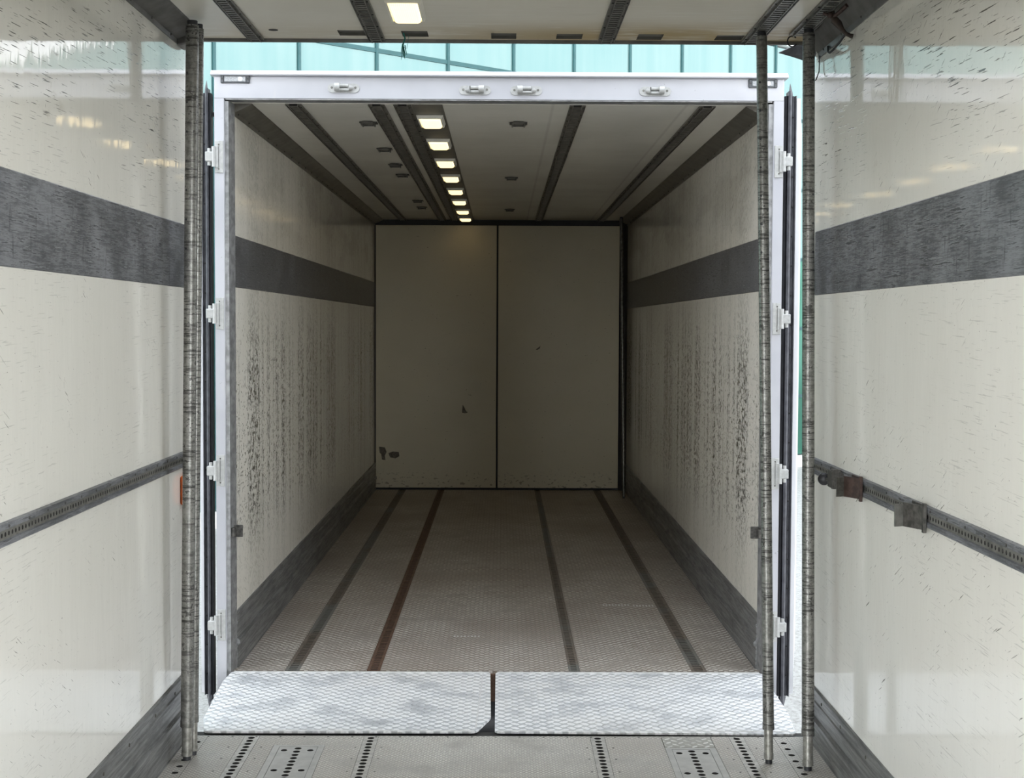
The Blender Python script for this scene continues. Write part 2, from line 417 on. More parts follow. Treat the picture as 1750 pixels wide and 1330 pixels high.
        for a, b, c, d in rects:
            vs = [(a, c, z), (b, c, z), (b, d, z), (a, d, z), (a, c, z+depth), (b, c, z+depth), (b, d, z+depth), (a, d, z+depth)]
            s._add(vs, [(0, 1, 5, 4), (1, 2, 6, 5), (2, 3, 7, 6), (3, 0, 4, 7)], dmi); s._add(vs, [(4, 5, 6, 7)], dmi)
        return s
    def build(s, name, mat, parent=None, org=None, bevel=0):
        mats = mat if isinstance(mat, (list, tuple)) else [mat]
        if parent is not None: o0 = ORG[parent.name]
        elif org is not None: o0 = Vector(org)
        else:
            lo = [min(v[i] for v in s.v) for i in range(3)]; hi = [max(v[i] for v in s.v) for i in range(3)]
            o0 = Vector(((lo[0]+hi[0])/2, (lo[1]+hi[1])/2, lo[2]))
        me = bpy.data.meshes.new(name); me.from_pydata([v-o0 for v in s.v], [], s.f)
        for k in mats: me.materials.append(MAT[k])
        me.polygons.foreach_set('material_index', s.mi); me.polygons.foreach_set('use_smooth', s.sm)
        me.validate(); me.update()
        o = bpy.data.objects.new(name, me); C.objects.link(o)
        if parent is not None: o.parent = parent
        else: o.location = o0
        ORG[o.name] = o0
        if bevel:
            b = o.modifiers.new('soft_edges', 'BEVEL'); b.width = bevel; b.segments = 2; b.limit_method = 'ANGLE'
        return o

def struct(o): o['kind'] = 'structure'; return o
def tag(o, label, cat, group=None):
    o['label'] = label; o['category'] = cat
    if group: o['group'] = group
    return o
def empty(name, loc, label, cat, group=None):
    o = bpy.data.objects.new(name, None); C.objects.link(o); o.location = loc; o.empty_display_size = .1
    ORG[o.name] = Vector(loc); return tag(o, label, cat, group)
def dup(root, loc, label, group=None, rotz=None):
    def cp(o, par):
        c = o.copy(); C.objects.link(c); c.parent = par
        for ch in list(o.children): cp(ch, c)
        return c
    r = cp(root, None); r.location = loc; ORG[r.name] = Vector(loc); r['label'] = label
    if group: r['group'] = group
    if rotz is not None: r.rotation_euler.z = rotz
    return r

# ================================================================== NEAR BODY (camera stands inside)
XL, XR, H = -1.24, 1.22, 2.735
Y0, Y1 = 1.5, 5.50
def near_shell():
    struct(MB().box(XL-.055, XL, Y0, Y1+.09, -.12, H+.08).build('wall_left', 'wall'))
    struct(MB().box(XR, XR+.055, Y0, Y1+.05, -.12, H+.08).build('wall_right', 'wall'))
    # ceiling with the lock recesses near its end and the round drain hole
    rec = [(-.634, -.532, 5.385, 5.483), (-.392, -.292, 5.392, 5.497), (-.050, .047, 5.425, 5.53), (.202, .302, 5.43, 5.525), (.515, .612, 5.425, 5.53), (.818, .925, 5.44, 5.53)]
    m = MB().gridplate(XL, XR, Y0, Y1+.06, H, rec, .012)
    m.box(XL-.055, XR+.055, Y0, Y1+.06, H+.013, H+.09, 0)
    m.box(XL-.055, XR+.055, Y1+.045, Y1+.062, H-.012, H+.09, 2)
    c = struct(m.build('ceiling', ['near', 'plug', 'cove']))
    h = MB().cyl((-.875, 5.385, H-.001), (-.875, 5.385, H+.01), .018, n=20); h.build('drain_hole', 'dark', c)
    # floor: plates between hole rows
    hole_cols = [(-1.178, .075, .0125, .05), (-.979, .040, .0135, .056), (-.511, .040, .0135, .056), (.378, .040, .0135, .056), (.925, .040, .0135, .056), (1.098, .075, .0125, .05)]
    plates = [(-.875, -.679, 5.35), (.629, .823, 5.325)]
    f = MB(); fx = XL
    edges = []
    g = .0012
    for cx, pitch, r, wd in hole_cols:
        edges.append((fx, cx-wd/2-g)); fx = cx+wd/2+g
    edges.append((fx, XR))
    ye = 5.47
    for a, b in edges:
        pl = [p for p in plates if a < p[0] and p[1] < b]
        if pl:
            p0, p1, py = pl[0]
            py2 = 5.455 if p0 > 0 else py
            f.box(a, p0-.0015, Y0, ye, -.012, 0); f.box(p1+.0015, b, Y0, ye, -.012, 0); f.box(p0-.0015, p1+.0015, py2+.0015, ye, -.012, 0)
            f.box(p0-.0015, p1+.0015, Y0, py-.95, -.012, 0)
        else: f.box(a, b, Y0, ye, -.012, 0)
    f.box(XL-.055, XR+.055, Y0, ye+.01, -.11, -.045, 1)
    f.box(XL-.02, XR+.02, ye+.012, ye+.10, -.2, -.014, 1)
    f.box(XL-.055, XR+.055, ye+.002, ye+.012, -.11, -.002, 2)
    fl = struct(f.build('floor', ['floorn', 'dark', 'rail']))
    for k, (cx, pitch, r, wd) in enumerate(hole_cols):
        ys = []; y = 5.442 if pitch < .05 else 5.385
        while y > 3.9: ys.append(y); y -= pitch
        s = MB().holed(cx-wd/2, cx+wd/2, 3.88, ye, [(cx, yy, r) for yy in ys], lambda u, v, w: (u, v, -w), .03)
        s.box(cx-wd/2, cx+wd/2, Y0, 3.88, -.012, 0)
        s.build('perforated_strip', ['strip' if pitch < .05 else 'floorn', 'dark'], fl)
    for p0, p1, py in plates:
        cx = (p0+p1)/2; b = py-.95
        fr = MB().box(p0, p0+.024, b, py, -.012, 0).box(p1-.024, p1, b, py, -.012, 0).box(p0+.024, p1-.024, py-.018, py, -.012, 0).box(p0+.024, p1-.024, b, b+.02, -.012, 0)
        fr.build('access_frame', 'plate', fl)
        top = py-.020; ys = []; y = top-.022
        while y > b+.05: ys.append(y); y -= .040
        s = MB().holed(cx-.03, cx+.03, b+.02, top, [(cx, yy, .0135) for yy in ys], lambda u, v, w: (u, v, -.001-w), .03)
        for sd in (-1, 1):
            u0, u1 = (p0+.0255, cx-.03) if sd < 0 else (cx+.03, p1-.0255)
            hy = [py-.065, py-.305, py-.545, py-.785]
            s.holed(u0, u1, b+.02, top, [(cx+sd*.05, yy, .0125) for yy in hy], lambda u, v, w: (u, v, -.001-w), .03)
        s.build('access_plate', ['plate', 'dark'], fl)
    MB().box(.6305, .8215, 5.328, 5.453, -.010, .001).build('chequer_patch', 'treadn', fl)
    # sparse countersunk screws along the sill and the strips
    for i in range(26): MB().cyl((-1.15+i*.094, 5.458, -.001), (-1.15+i*.094, 5.458, .0008), .0045, n=8).build('screw', 'plug', fl)
    for x in (-1.045, -.92, -.56, -.46, .33, .43, .87, .98):
        for y in (5.32, 5.18, 5.03, 4.88): MB().cyl((x, y, -.001), (x, y, .0008), .004, n=8).build('screw', 'plug', fl)

# unseen lintel added behind the viewer, shades the upper near walls
struct(MB().box(XL, XR, Y0, Y0+.08, 2.30, H-.001).build('trim_10', 'cove'))
MAT['near'] = near_ceiling(); MAT['farc'] = far_ceiling()
near_shell()

def kick_profile(x, sgn, h):
    pr = [(0, h), (.004, h), (.008, h-.008), (.008, h-.045), (.012, h-.05), (.012, h-.058), (.008, h-.062), (.009, h*.53), (.021, h*.49), (.022, h*.43), (.011, h*.40), (.011, .003), (.014, 0), (0, 0)]
    return [(x+sgn*a, b) for a, b in pr]
def baseboard(side, x, sgn, y0, y1, h, mat='kick'):
    m = MB().prism(kick_profile(x, sgn, h), y0, y1)
    return struct(m.build('baseboard_'+side, mat))
bl = baseboard('left', XL, 1, Y0, Y1-.01, .262)
br = baseboard('right', XR, -1, Y0, Y1-.01, .222)
for o, x, sgn in ((bl, XL, 1), (br, XR, -1)):
    for y in (5.25, 4.95, 4.6, 4.3, 4.0, 3.7, 3.4): MB().cyl((x+sgn*.008, y, .225 if sgn > 0 else .19), (x+sgn*.0105, y, .225 if sgn > 0 else .19), .006, n=10).build('rivet', 'plug', o)

def band(x, sgn, y0, y1, z0, z1, mat, n):
    m = MB().prism([(x, z0), (x+sgn*.003, z0+.003), (x+sgn*.003, z1-.003), (x, z1)], y0, y1)
    return struct(m.build('trim_%d' % n, mat))
band(XL, 1, Y0, Y1-.005, 1.760, 2.006, 'band', 1)
band(XR, -1, Y0, Y1-.005, 1.742, 1.990, 'band', 2)

# cargo track along each side wall
def wall_track(x, sgn, z, h, y0, y1, label):
    root = empty('cargo_track', (x, (y0+y1)/2, z), label, 'cargo rail')
    m = MB()
    hh = h/2
    m.prism([(x, z+hh), (x+sgn*.012, z+hh-.002), (x+sgn*.014, z+hh-.006), (x+sgn*.014, z+.014), (x+sgn*.008, z+.012), (x, z+.012)], y0, y1)
    m.prism([(x, z-.012), (x+sgn*.008, z-.012), (x+sgn*.014, z-.014), (x+sgn*.014, z-hh+.006), (x+sgn*.012, z-hh+.002), (x, z-hh)], y0, y1)
    m.build('rail_flange', 'band', root)
    hs = []; y = y0+.02
    while y < y1-.015: hs.append((z, y, .0062)); y += .025
    MB().holed(z-.012, z+.012, y0, y1, hs, lambda u, v, w: (x+sgn*(.0085-w), v, u), .006, 10).build('perforated_web', ['rail', 'dark'], root)
    for k in range(int((y1-y0)/.15)):
        yy = y1-.06-k*.15
        MB().cyl((x+sgn*.013, yy, z+.020), (x+sgn*.0155, yy, z+.020), .004, n=8).build('rivet', 'clip', root)
    return root
wall_track(XL, 1, 1.096, .060, 2.2, Y1-.01, 'perforated grey metal cargo rail running along the left wall at waist height')
wall_track(XR, -1, 1.079, .062, 2.2, Y1-.01, 'perforated grey metal cargo rail on the right wall, carrying clips and a knob')

# coves between wall and ceiling
def cove(x, sgn, zw, xc, zc, y0, y1, mat, n, lip=.0):
    pr = [(x, zw-lip), (x+sgn*.004, zw-lip), (x+sgn*.006, zw+.004), (x+(xc-x)*.5, zw+(zc-zw)*.42), (xc-sgn*.004, zc-.006), (xc, zc), (x, zc)]
    o = struct(MB().prism(pr, y0, y1).build('trim_%d' % n, mat))
    y = y1-.1
    while y > max(y0, 3.5):
        MB().sphere((x+sgn*.005, y, zw+.001), .0055, 8).build('rivet', 'clip', o); y -= .28
    return o
cove(XL, 1, 2.690, -1.153, H, Y0, 5.36, 'cove', 3, .012)
c4 = cove(XR, -1, 2.672, 1.168, H, Y0, Y1-.02, 'cove', 4, .016)
# rounded end cap where the left cove stops
m = MB(); pr = []
for k in range(9):
    t = math.pi/2*k/8; pr.append((XL+.002+.062*math.sin(t)**.8, 2.672+.05*(1-math.cos(t))))
pr += [(XL+.064, H-.001), (XL+.002, H-.001)]
m.prism(pr, 5.37, 5.47)
tag(m.build('end_cap', 'cove', bevel=.006), 'rounded grey metal end cap in the top left corner behind the pole', 'end cap')

# ceiling tracks
def ceil_track(x0, x1, y0, y1, zc, mat, label, n_rung=True, pitch=.033, group=None, drop=.014):
    cx = (x0+x1)/2; wd = x1-x0
    root = empty('ceiling_track', (cx, (y0+y1)/2, zc), label, 'cargo rail', group)
    fl = wd*.24
    m = MB()
    for sg in (-1, 1):
        a, b = (x0, x0+fl) if sg < 0 else (x1-fl, x1)
        i0, i1 = (b-.003, b) if sg < 0 else (a, a+.003)
        m.box(a, b, y0, y1, zc-drop*.35, zc-.0004)
        m.box(i0, i1, y0, y1, zc-drop, zc-drop*.35)
        o0, o1 = (a, a+.003) if sg < 0 else (b-.003, b)
        m.box(o0, o1, y0, y1, zc-drop*.6, zc-drop*.35)
    y = y1-.07
    while y > y0+.05:
        for xx in (x0+fl*.5, x1-fl*.5): m.cyl((xx, y, zc-drop*.35), (xx, y, zc-drop*.5), .004, n=8, mi=1)
        y -= .2
    m.build('rail_flange', [mat, 'dark'], root)
    r = MB(); y = y0+.012
    r.box(x0+fl, x1-fl, y0, y1, zc-.0012, zc-.0004, 1)
    while y < y1-.01:
        r.box(x0+fl, x1-fl, y-.008, y+.008, zc-drop*.82, zc-drop*.70)
        y += pitch
    r.build('slotted_web', [mat, 'dark'], root)
    return root
ny1 = Y1+.058
for a, b, lab, ye in ((-.999, -.936, 'slotted grey ceiling rail leftmost in the near body, ending above the left door', ny1), (-.529, -.464, 'slotted grey ceiling rail just left of the near ceiling lamp', ny1),
                  (.366, .431, 'slotted grey ceiling rail right of the near lamp, at mid ceiling', ny1), (.927, 1.003, 'slotted ceiling rail of the near body above the slanting inner right pole', ny1),
                  (1.085, 1.160, 'short-ended slotted ceiling rail above the outermost right pole, rust stained', 5.40)):
    ceil_track(a, b, 2.5, ye, H, 'rail', lab)

# ------------------------------------------------------------------ lamps
def make_lamp(cx, cy, zc, label, group):
    root = empty('ceiling_lamp', (cx, cy, zc), label, 'ceiling lamp', group)
    hw, hl = .066, .15
    m = MB()
    m.prism([(cx-hw, zc), (cx-hw+.006, zc-.018), (cx-hw+.014, zc-.020), (cx-hw+.014, zc)], cy-hl, cy+hl)
    m.prism([(cx+hw, zc), (cx+hw-.014, zc), (cx+hw-.014, zc-.020), (cx+hw-.006, zc-.018)], cy-hl, cy+hl)
    m.box(cx-hw+.014, cx+hw-.014, cy-hl, cy-hl+.010, zc-.018, zc); m.box(cx-hw+.014, cx+hw-.014, cy+hl-.006, cy+hl, zc-.018, zc)
    m.build('lamp_housing', 'housing', root)
    l = MB().prism([(cx-hw+.0145, zc-.002), (cx-hw+.020, zc-.021), (cx-hw+.030, zc-.026), (cx+hw-.030, zc-.026), (cx+hw-.020, zc-.021), (cx+hw-.0145, zc-.002)], cy-hl+.0105, cy+hl-.0065)
    l.build('lamp_lens', 'lens', root)
    return root
lamp0 = make_lamp(-.348, 4.995, H, 'lit rectangular lamp with ribbed lens on the near ceiling at the top edge', 'lamps of the near body')
for k, q in ((1, 'second'), (2, 'third'), (3, 'fourth'), (4, 'fifth')):
    dup(lamp0, (-.348, 4.995-.88*k, H), 'lit lamp of the near ceiling, %s from the gap, above the viewer' % q, 'lamps of the near body')

# ------------------------------------------------------------------ telescopic poles
def pole(bx, by, tx, ty, r, ztop, label, mat='tube', holes=True, z0=0.):
    root = empty('load_pole', (bx, by, z0), label, 'pole', None)
    b, t = Vector((bx, by, z0)), Vector((tx, ty, ztop)); d = t-b
    P = lambda k: b+d*k
    L = d.length
    MB().cyl(P(.048), P(.994), r, n=28).cyl(P(.046), P(.055), r*1.06, n=28).build('tube', mat, root)
    MB().cyl(P(.008), P(.05), r*.80, n=22).cyl(P(.006), P(.014), r*.86, n=22).build('foot', 'foot' if mat == 'tube' else mat, root)
    MB().cyl(P(0), P(.0065), r*.62, n=20).build('rubber_tip', 'black', root)
    MB().cyl(P(.993), P(1), r*.8, n=20).build('top_plunger', 'black', root)
    if holes:
        side = 1 if holes == 'r' else -1
        for k in range(7):
            c = P(.93-.039*k); n_ = Vector((side*.55, -.83, 0)); c2 = c+n_*r
            MB().cyl(c2-n_*.004, c2+n_*.0008, .0045, n=10).build('lock_hole', 'black', root)
    return root
zt = H-.013
pole(-1.1690, 5.163, -1.135, 5.175, .0235, zt, 'scuffed grey metal pole nearest the left wall, in front of its thinner neighbour', holes='l')
pole(-1.158, 5.225, -1.124, 5.235, .0175, zt, 'thinner grey pole tucked behind the front left pole', holes=False)
pole(.993, 5.137, .966, 5.318, .0205, zt, 'slanting scuffed metal pole, inner one of the two on the right', holes='l')
pole(1.121, 5.056, 1.131, 5.262, .0225, zt, 'scuffed metal pole, outer one of the two on the right, beside the right wall', holes='r')

# ------------------------------------------------------------------ small things on the near walls
root = empty('side_marker', (XL, 5.43, .98), 'orange plastic marker lamp on the left wall just beside the pole', 'marker lamp')
MB().cbox(XL, XL+.022, 5.390, 5.475, .922, 1.034, .005).build('orange_body', 'orange', root)
MB().cbox(XL+.022, XL+.027, 5.400, 5.465, .938, 1.018, .002).build('reflector', 'orange', root)
MB().cyl((XL+.012, 5.43, .922), (XL+.012, 5.43, .900), .006, n=10).build('plug', 'black', root)

def rail_clip(y, mat, label, dy=.10, out=.036, tilt=0.):
    """bent steel holder hooked on the right wall rail: back plate, web and lip"""
    x = XR-.0155; z = 1.077
    root = empty('rail_clip', (x, y, z), label, 'bracket')
    MB().cbox(x-.010, x, y-.075, y-.060, z-.042, z+.042, .001).cbox(x-.004, x+.001, y-.062, y+.06, z-.036, z+.036, .001).build('base_plate', mat, root)
    MB().prism([(x-.003, y-.055), (x-.003, y-.049), (x-out, y+.030), (x-out-.004, y+.026)], z-.036, z+.034, 'z').build('side_web', mat, root)
    MB().prism([(x-out, y+.030), (x-out-.002, y+.024), (x-out-.030, y+.014), (x-out-.031, y+.019)], z-.036, z+.030, 'z').build('front_lip', 'rail' if mat == 'clip' else 'dtube', root)
    return root
rail_clip(4.03, 'clip', 'grey bent steel clip standing alone on the right wall rail, nearest the viewer')
rail_clip(4.74, 'rustb', 'rusty bent steel clip on the right wall rail next to the knob')
# sprung stop with the round knob
x = XR-.0155; z = 1.075
root = empty('rail_stop', (x, 5.08, z), 'steel stop with a round black knob at the end of the right wall rail', 'stop')
MB().cbox(x-.03, x, 4.96, 4.975, z-.032, z+.036, .002).cbox(x-.026, x, 5.00, 5.012, z-.036, z+.034, .002).cbox(x-.034, x-.028, 4.96, 5.03, z-.03, z+.03, .002).cbox(x-.01, x, 4.93, 5.06, z-.028, z+.028, .002).build('stop_body', 'clip', root)
MB().cyl((x-.02, 5.03, z-.006), (x-.02, 5.10, z-.012), .006, n=12).build('stem', 'clip', root)
MB().sphere((x-.024, 5.125, z-.014), .023, 18).build('knob', 'black', root)

# torn flap, cable loops and strap at the top right corner
m = MB()
pts = [(1.085, 5.60, 2.700), (1.150, 5.585, 2.728), (1.218, 5.55, 2.732), (1.226, 5.54, 2.690), (1.205, 5.56, 2.652), (1.165, 5.58, 2.672), (1.125, 5.595, 2.688)]
n_ = len(pts); vs = [Vector(p) for p in pts] + [Vector(p)+Vector((0, .004, .003)) for p in pts]
m._add(vs, [tuple(range(n_)), tuple(reversed(range(n_, 2*n_)))] + [(i, n_+i, n_+(i+1) % n_, (i+1) % n_) for i in range(n_)])
tag(m.build('torn_flap', 'seal'), 'torn grey rubber flap hanging from the ceiling end at top right', 'rubber flap')
def arc(c, ru, rv, a0, a1, n=18, tilt=0.):
    out = []
    for k in range(n+1):
        t = math.radians(a0+(a1-a0)*k/n); out.append((c[0]+ru*math.cos(t), c[1]+tilt*math.sin(t), c[2]+rv*math.sin(t)))
    return out
tag(MB().tube([(1.185, 5.44, 2.675), (1.175, 5.44, 2.64), (1.166, 5.44, 2.60), (1.172, 5.44, 2.575), (1.185, 5.44, 2.560), (1.200, 5.44, 2.568), (1.211, 5.44, 2.60), (1.213, 5.44, 2.66)], .0022).build('cable', 'black'), 'thin black cable loop hanging beside the outer right pole', 'cable')
tag(MB().tube(arc((1.100, 5.41, 2.708), .018, .020, 40, 330), .0028).build('cable', 'black'), 'small black cable loop under the ceiling rail left of the outer right pole', 'cable')
tag(MB().tube([(1.212, 5.30, 2.668), (1.203, 5.26, 2.640), (1.196, 5.2, 2.625), (1.192, 5.13, 2.622), (1.200, 5.07, 2.635), (1.212, 5.02, 2.662)], .004).build('cable', 'black'), 'black cable bundle sagging below the right ceiling edge trim', 'cable')
root = empty('hanging_strap', (1.15, 4.95, 2.72), 'dark rusty strap hooked to the ceiling rail at top right', 'strap')
MB().tube([(1.148, 4.955, 2.722), (1.150, 4.955, 2.700), (1.154, 4.952, 2.690), (1.166, 4.945, 2.676), (1.178, 4.94, 2.655), (1.190, 4.935, 2.640), (1.204, 4.93, 2.632), (1.213, 4.93, 2.630)], [.006, .009, .014, .0135, .008, .0065, .0075, .009], 10).build('strap', 'frosty', root)
MB().cyl((1.115, 4.96, 2.716), (1.158, 4.955, 2.700), .006, n=10).sphere((1.140, 4.955, 2.708), .012, 10).tube([(1.15, 4.955, 2.70), (1.165, 4.92, 2.712), (1.175, 4.86, 2.722)], .007).build('hook', 'rustb', root)
# frayed green cord
m = MB(); base = Vector((-.385, 5.43, 2.735))
m.tube([base, base+Vector((.006, 0, -.02)), base+Vector((-.002, 0, -.045))], .003, 6)
for k in range(9):
    a = base+Vector((random.uniform(-.004, .006), random.uniform(-.004, .004), -.035-k*.003)); dx = random.uniform(-.02, .012)
    m.tube([a, a+Vector((dx*.4, 0, -.018)), a+Vector((dx, random.uniform(-.006, .006), -.035-random.uniform(0, .018)))], [.0022, .002, .0008], 5)
m.tube([base+Vector((.01, 0, 0)), base+Vector((.02, 0, -.012)), base+Vector((.017, 0, -.035)), base+Vector((.012, 0, -.06))], .0008, 5)
tag(m.build('frayed_cord', 'green'), 'frayed green cord dangling from a slot at the ceiling end', 'cord')

# ================================================================== FAR BODY
FL, FR, FH = -1.255, 1.212, 2.645
FY0, FY1 = 6.52, 13.76
struct(MB().box(FL-.045, FL, FY0+.03, FY1+.06, -.1, FH+.08).build('wall_left', 'wallf'))
struct(MB().box(FR, FR+.045, FY0+.03, FY1+.06, -.1, FH+.08).build('wall_right', 'wallf'))
c = MB().box(FL-.045, FR+.045, FY0+.065, FY1+.06, FH, FH+.11); struct(c.build('ceiling', 'farc'))
# floor between sunk rails
frails = [(-1.016, -.948), (-.632, -.570), (.316, .368), (.893, .965)]
f = MB(); fx = FL
for a, b in frails: f.box(fx, a-.001, FY0, FY1, -.02, 0); fx = b+.001
f.box(fx, FR, FY0, FY1, -.02, 0); f.box(FL-.045, FR+.045, FY0+.002, FY1+.06, -.14, -.03, 1)
ff = struct(f.build('floor', ['floorf', 'chassis']))
mm = MB()
for cx, cy, n_, sc in ((.585, 8.08, 9, 1), (.76, 8.06, 7, 1), (-.50, 8.05, 0, 1), (-.25, 7.25, 8, .6), (-.35, 9.6, 7, .5)):
    for k in range(n_): mm.box(cx+k*.018, cx+k*.018+.009, cy-.022*sc, cy+.022*sc, -.0005, .0008)
mm.build('bright_rub_mark', 'scrape', ff)
def floor_track(a, b, mat, label):
    root = empty('floor_track', ((a+b)/2, (FY0+FY1)/2, 0), label, 'floor rail')
    m = MB(); fl = (b-a)*.22
    m.box(a, a+fl, FY0, FY1, -.012, -.001); m.box(b-fl, b, FY0, FY1, -.012, -.001); m.build('rail_flange', mat, root)
    r = MB(); r.box(a+fl, b-fl, FY0, FY1, -.018, -.014, 1); y = FY0+.008
    while y < FY1-.02: r.box(a+fl, b-fl, y, y+.017, -.0035, -.002); y += .034
    r.build('slotted_web', [mat, 'dark'], root)
floor_track(*frails[0], 'rustg', 'grey slotted floor rail nearest the left wall of the far body')
floor_track(*frails[1], 'rustf', 'rust brown slotted floor rail, second from the left in the far floor')
floor_track(*frails[2], 'rustg', 'slotted floor rail just right of centre in the far floor')
floor_track(*frails[3], 'rustg', 'slotted floor rail nearest the right wall of the far body')
baseboard('left', FL, 1, FY0+.05, FY1, .266)
baseboard('right', FR, -1, FY0+.05, FY1, .262)
band(FL, 1, FY0+.05, FY1, 1.792, 2.034, 'bandf', 5)
band(FR, -1, FY0+.05, FY1, 1.785, 2.036, 'bandf', 6)
cove(FL, 1, 2.602, -1.172, FH, FY0+.07, FY1, 'covef', 7, .014)
cove(FR, -1, 2.602, 1.130, FH, FY0+.07, FY1, 'covef', 8, .014)
for a, b, lab in ((-1.017, -.943, 'brown grey slotted ceiling rail leftmost in the far body'), (-.632, -.556, 'brown grey slotted ceiling rail second from the left in the far body'),
                  (-.514, -.433, 'slotted ceiling rail directly left of the row of lamps in the far body'), (.307, .382, 'slotted ceiling rail right of centre in the far body'), (.912, .987, 'slotted ceiling rail nearest the right wall in the far body')):
    ceil_track(a, b, FY0+.068, FY1-.03, FH, 'railf', lab)
struct(MB().box(-.430, -.286, FY0+.068, FY1-.03, FH-.003, FH-.0005).build('trim_9', 'slab'))
ords = ['first', 'second', 'third', 'fourth', 'fifth', 'sixth', 'seventh', 'last']
for k, yy in enumerate((7.05, 7.92, 8.83, 9.74, 10.68, 11.60, 12.57, 13.46)):
    dup(lamp0, (-.362, yy, FH-.0035), 'lit lamp in the far ceiling, %s in the row counted from the opening' % ords[k], 'lamp row in the far ceiling')

def bracket(x, y, label):
    z = FH; root = empty('ceiling_bracket', (x, y, z), label, 'bracket')
    MB().cbox(x-.045, x+.045, y-.045, y+.02, z-.006, z, .001).build('base_plate', 'clip', root)
    MB().cbox(x-.028, x+.028, y-.085, y-.03, z-.013, z-.004, .002).cbox(x-.034, x-.026, y-.05, y+.01, z-.02, z-.005, .001).cbox(x+.026, x+.034, y-.05, y+.01, z-.02, z-.005, .001).build('latch_tongue', 'plug', root)
    MB().cyl((x-.034, y-.02, z-.016), (x+.034, y-.02, z-.016), .004, n=8).build('pin', 'clip', root)
    return root
B0 = bracket(-.686, 7.20, 'small dark bracket on the far ceiling, left of the rails, nearest the opening')
for x, y, lab in ((-.694, 8.26, 'second dark bracket from the opening, left of the double rails'), (-.693, 9.07, 'third dark bracket from the opening, left of the double rails'),
                  (-.690, 9.67, 'fourth dark bracket from the opening, left of the double rails'), (-.707, 11.66, 'fifth dark bracket from the opening, left of the double rails'),
                  (-.710, 12.30, 'deepest dark bracket left of the double rails'), (.074, 7.19, 'dark bracket right of the lamps, nearest the opening'),
                  (.055, 9.83, 'middle one of three dark brackets right of the lamps'), (.055, 12.50, 'deepest dark bracket right of the lamps')):
    dup(B0, (x, y, FH), lab)

# bulkhead of two panels with black joints
wb = struct(MB().box(FL-.045, FR+.045, FY1, FY1+.06, -.1, FH).build('wall_back', 'gasket'))
for a, b in ((-1.243, -.064), (-.047, 1.135)):
    MB().cbox(a, b, FY1-.018, FY1, .022, 2.590, .003).build('bulkhead_panel', 'back', wb)
MB().prism([(1.19, FY1-.03), (1.212, FY1-.05), (1.212, FY1), (1.14, FY1)], 0, FH, 'z').build('corner_gasket', 'gasket', wb)
def patch(pts, name='torn_patch', mat='chip'):
    y = FY1-.0186; m = MB(); n_ = len(pts)
    vs = [Vector((p[0], y, p[1])) for p in pts]+[Vector((p[0], y+.0008, p[1])) for p in pts]
    m._add(vs, [tuple(range(n_)), tuple(reversed(range(n_, 2*n_)))]+[(i, n_+i, n_+(i+1) % n_, (i+1) % n_) for i in range(n_)]); m.build(name, mat, wb)
def px(x, y): return ((x-859.5)*(FY1-.02)/2400, 1.62-(y-556)*(FY1-.02)/2400)
patch([px(*p) for p in ((791, 692), (794, 697), (797, 703), (800, 706), (795, 707), (790, 706))])
patch([px(*p) for p in ((648, 765), (658, 766), (661, 774), (658, 780), (659, 788), (653, 787), (652, 778), (649, 775))])
patch([px(*p) for p in ((664, 776), (672, 773), (682, 774), (683, 781), (676, 785), (667, 783))])
patch([px(*p) for p in ((916, 597), (920, 594), (924, 591), (922, 596), (918, 598))])
pole(1.141, 13.12, 1.112, 13.30, .017, FH-.0, 'dark leaning pole in the back right corner of the far body', mat='dtube', holes=False)

# ------------------------------------------------------------------ rear portal frame of the far body
PF = empty('portal_frame', (-.02, 6.5, 0), 'white painted steel frame around the opening of the far cargo body', 'door frame')
Ya, Yb = 6.485, 6.58
OL, OR = -1.325, 1.285
MB().prism([(Ya, 2.652), (Ya, 2.748), (Ya-.004, 2.752), (Yb, 2.752), (Yb, 2.652)], OL, OR, 'x').build('header', 'white', PF, bevel=.003)
MB().prism([(Ya-.028, 2.752), (Ya-.032, 2.757), (Ya-.010, 2.777), (Yb+.05, 2.779), (Yb+.05, 2.7525), (Ya-.020, 2.7525)], OL-.012, OR+.014, 'x').build('roof_cap', 'white', PF)
MB().box(FL-.02, FR+.02, Ya+.004, Yb-.01, 2.6465, 2.6515).build('header_soffit', 'greyret', PF)
MB().prism([(OL, Ya), (-1.283, Ya), (-1.280, Ya+.003), (-1.280, Yb), (OL, Yb)], -.32, 2.6515, 'z').build('corner_post', 'white', PF)
MB().prism([(1.238, Ya+.003), (1.241, Ya), (OR, Ya), (OR, Yb), (1.238, Yb)], -.32, 2.6515, 'z').build('corner_post', 'white', PF)
MB().prism([(-1.2795, Ya+.008), (-1.262, Ya+.010), (-1.247, Yb-.012), (-1.2795, Yb-.012)], -.10, 2.6395, 'z').build('inner_return', 'greyret', PF)
MB().prism([(1.2375, Ya+.008), (1.2375, Yb-.012), (1.205, Yb-.012), (1.218, Ya+.010)], -.10, 2.6395, 'z').build('inner_return', 'greyret', PF)
MB().box(-1.279, 1.237, 6.50, 6.519, -.14, -.012).build('sill', 'rustf', PF)

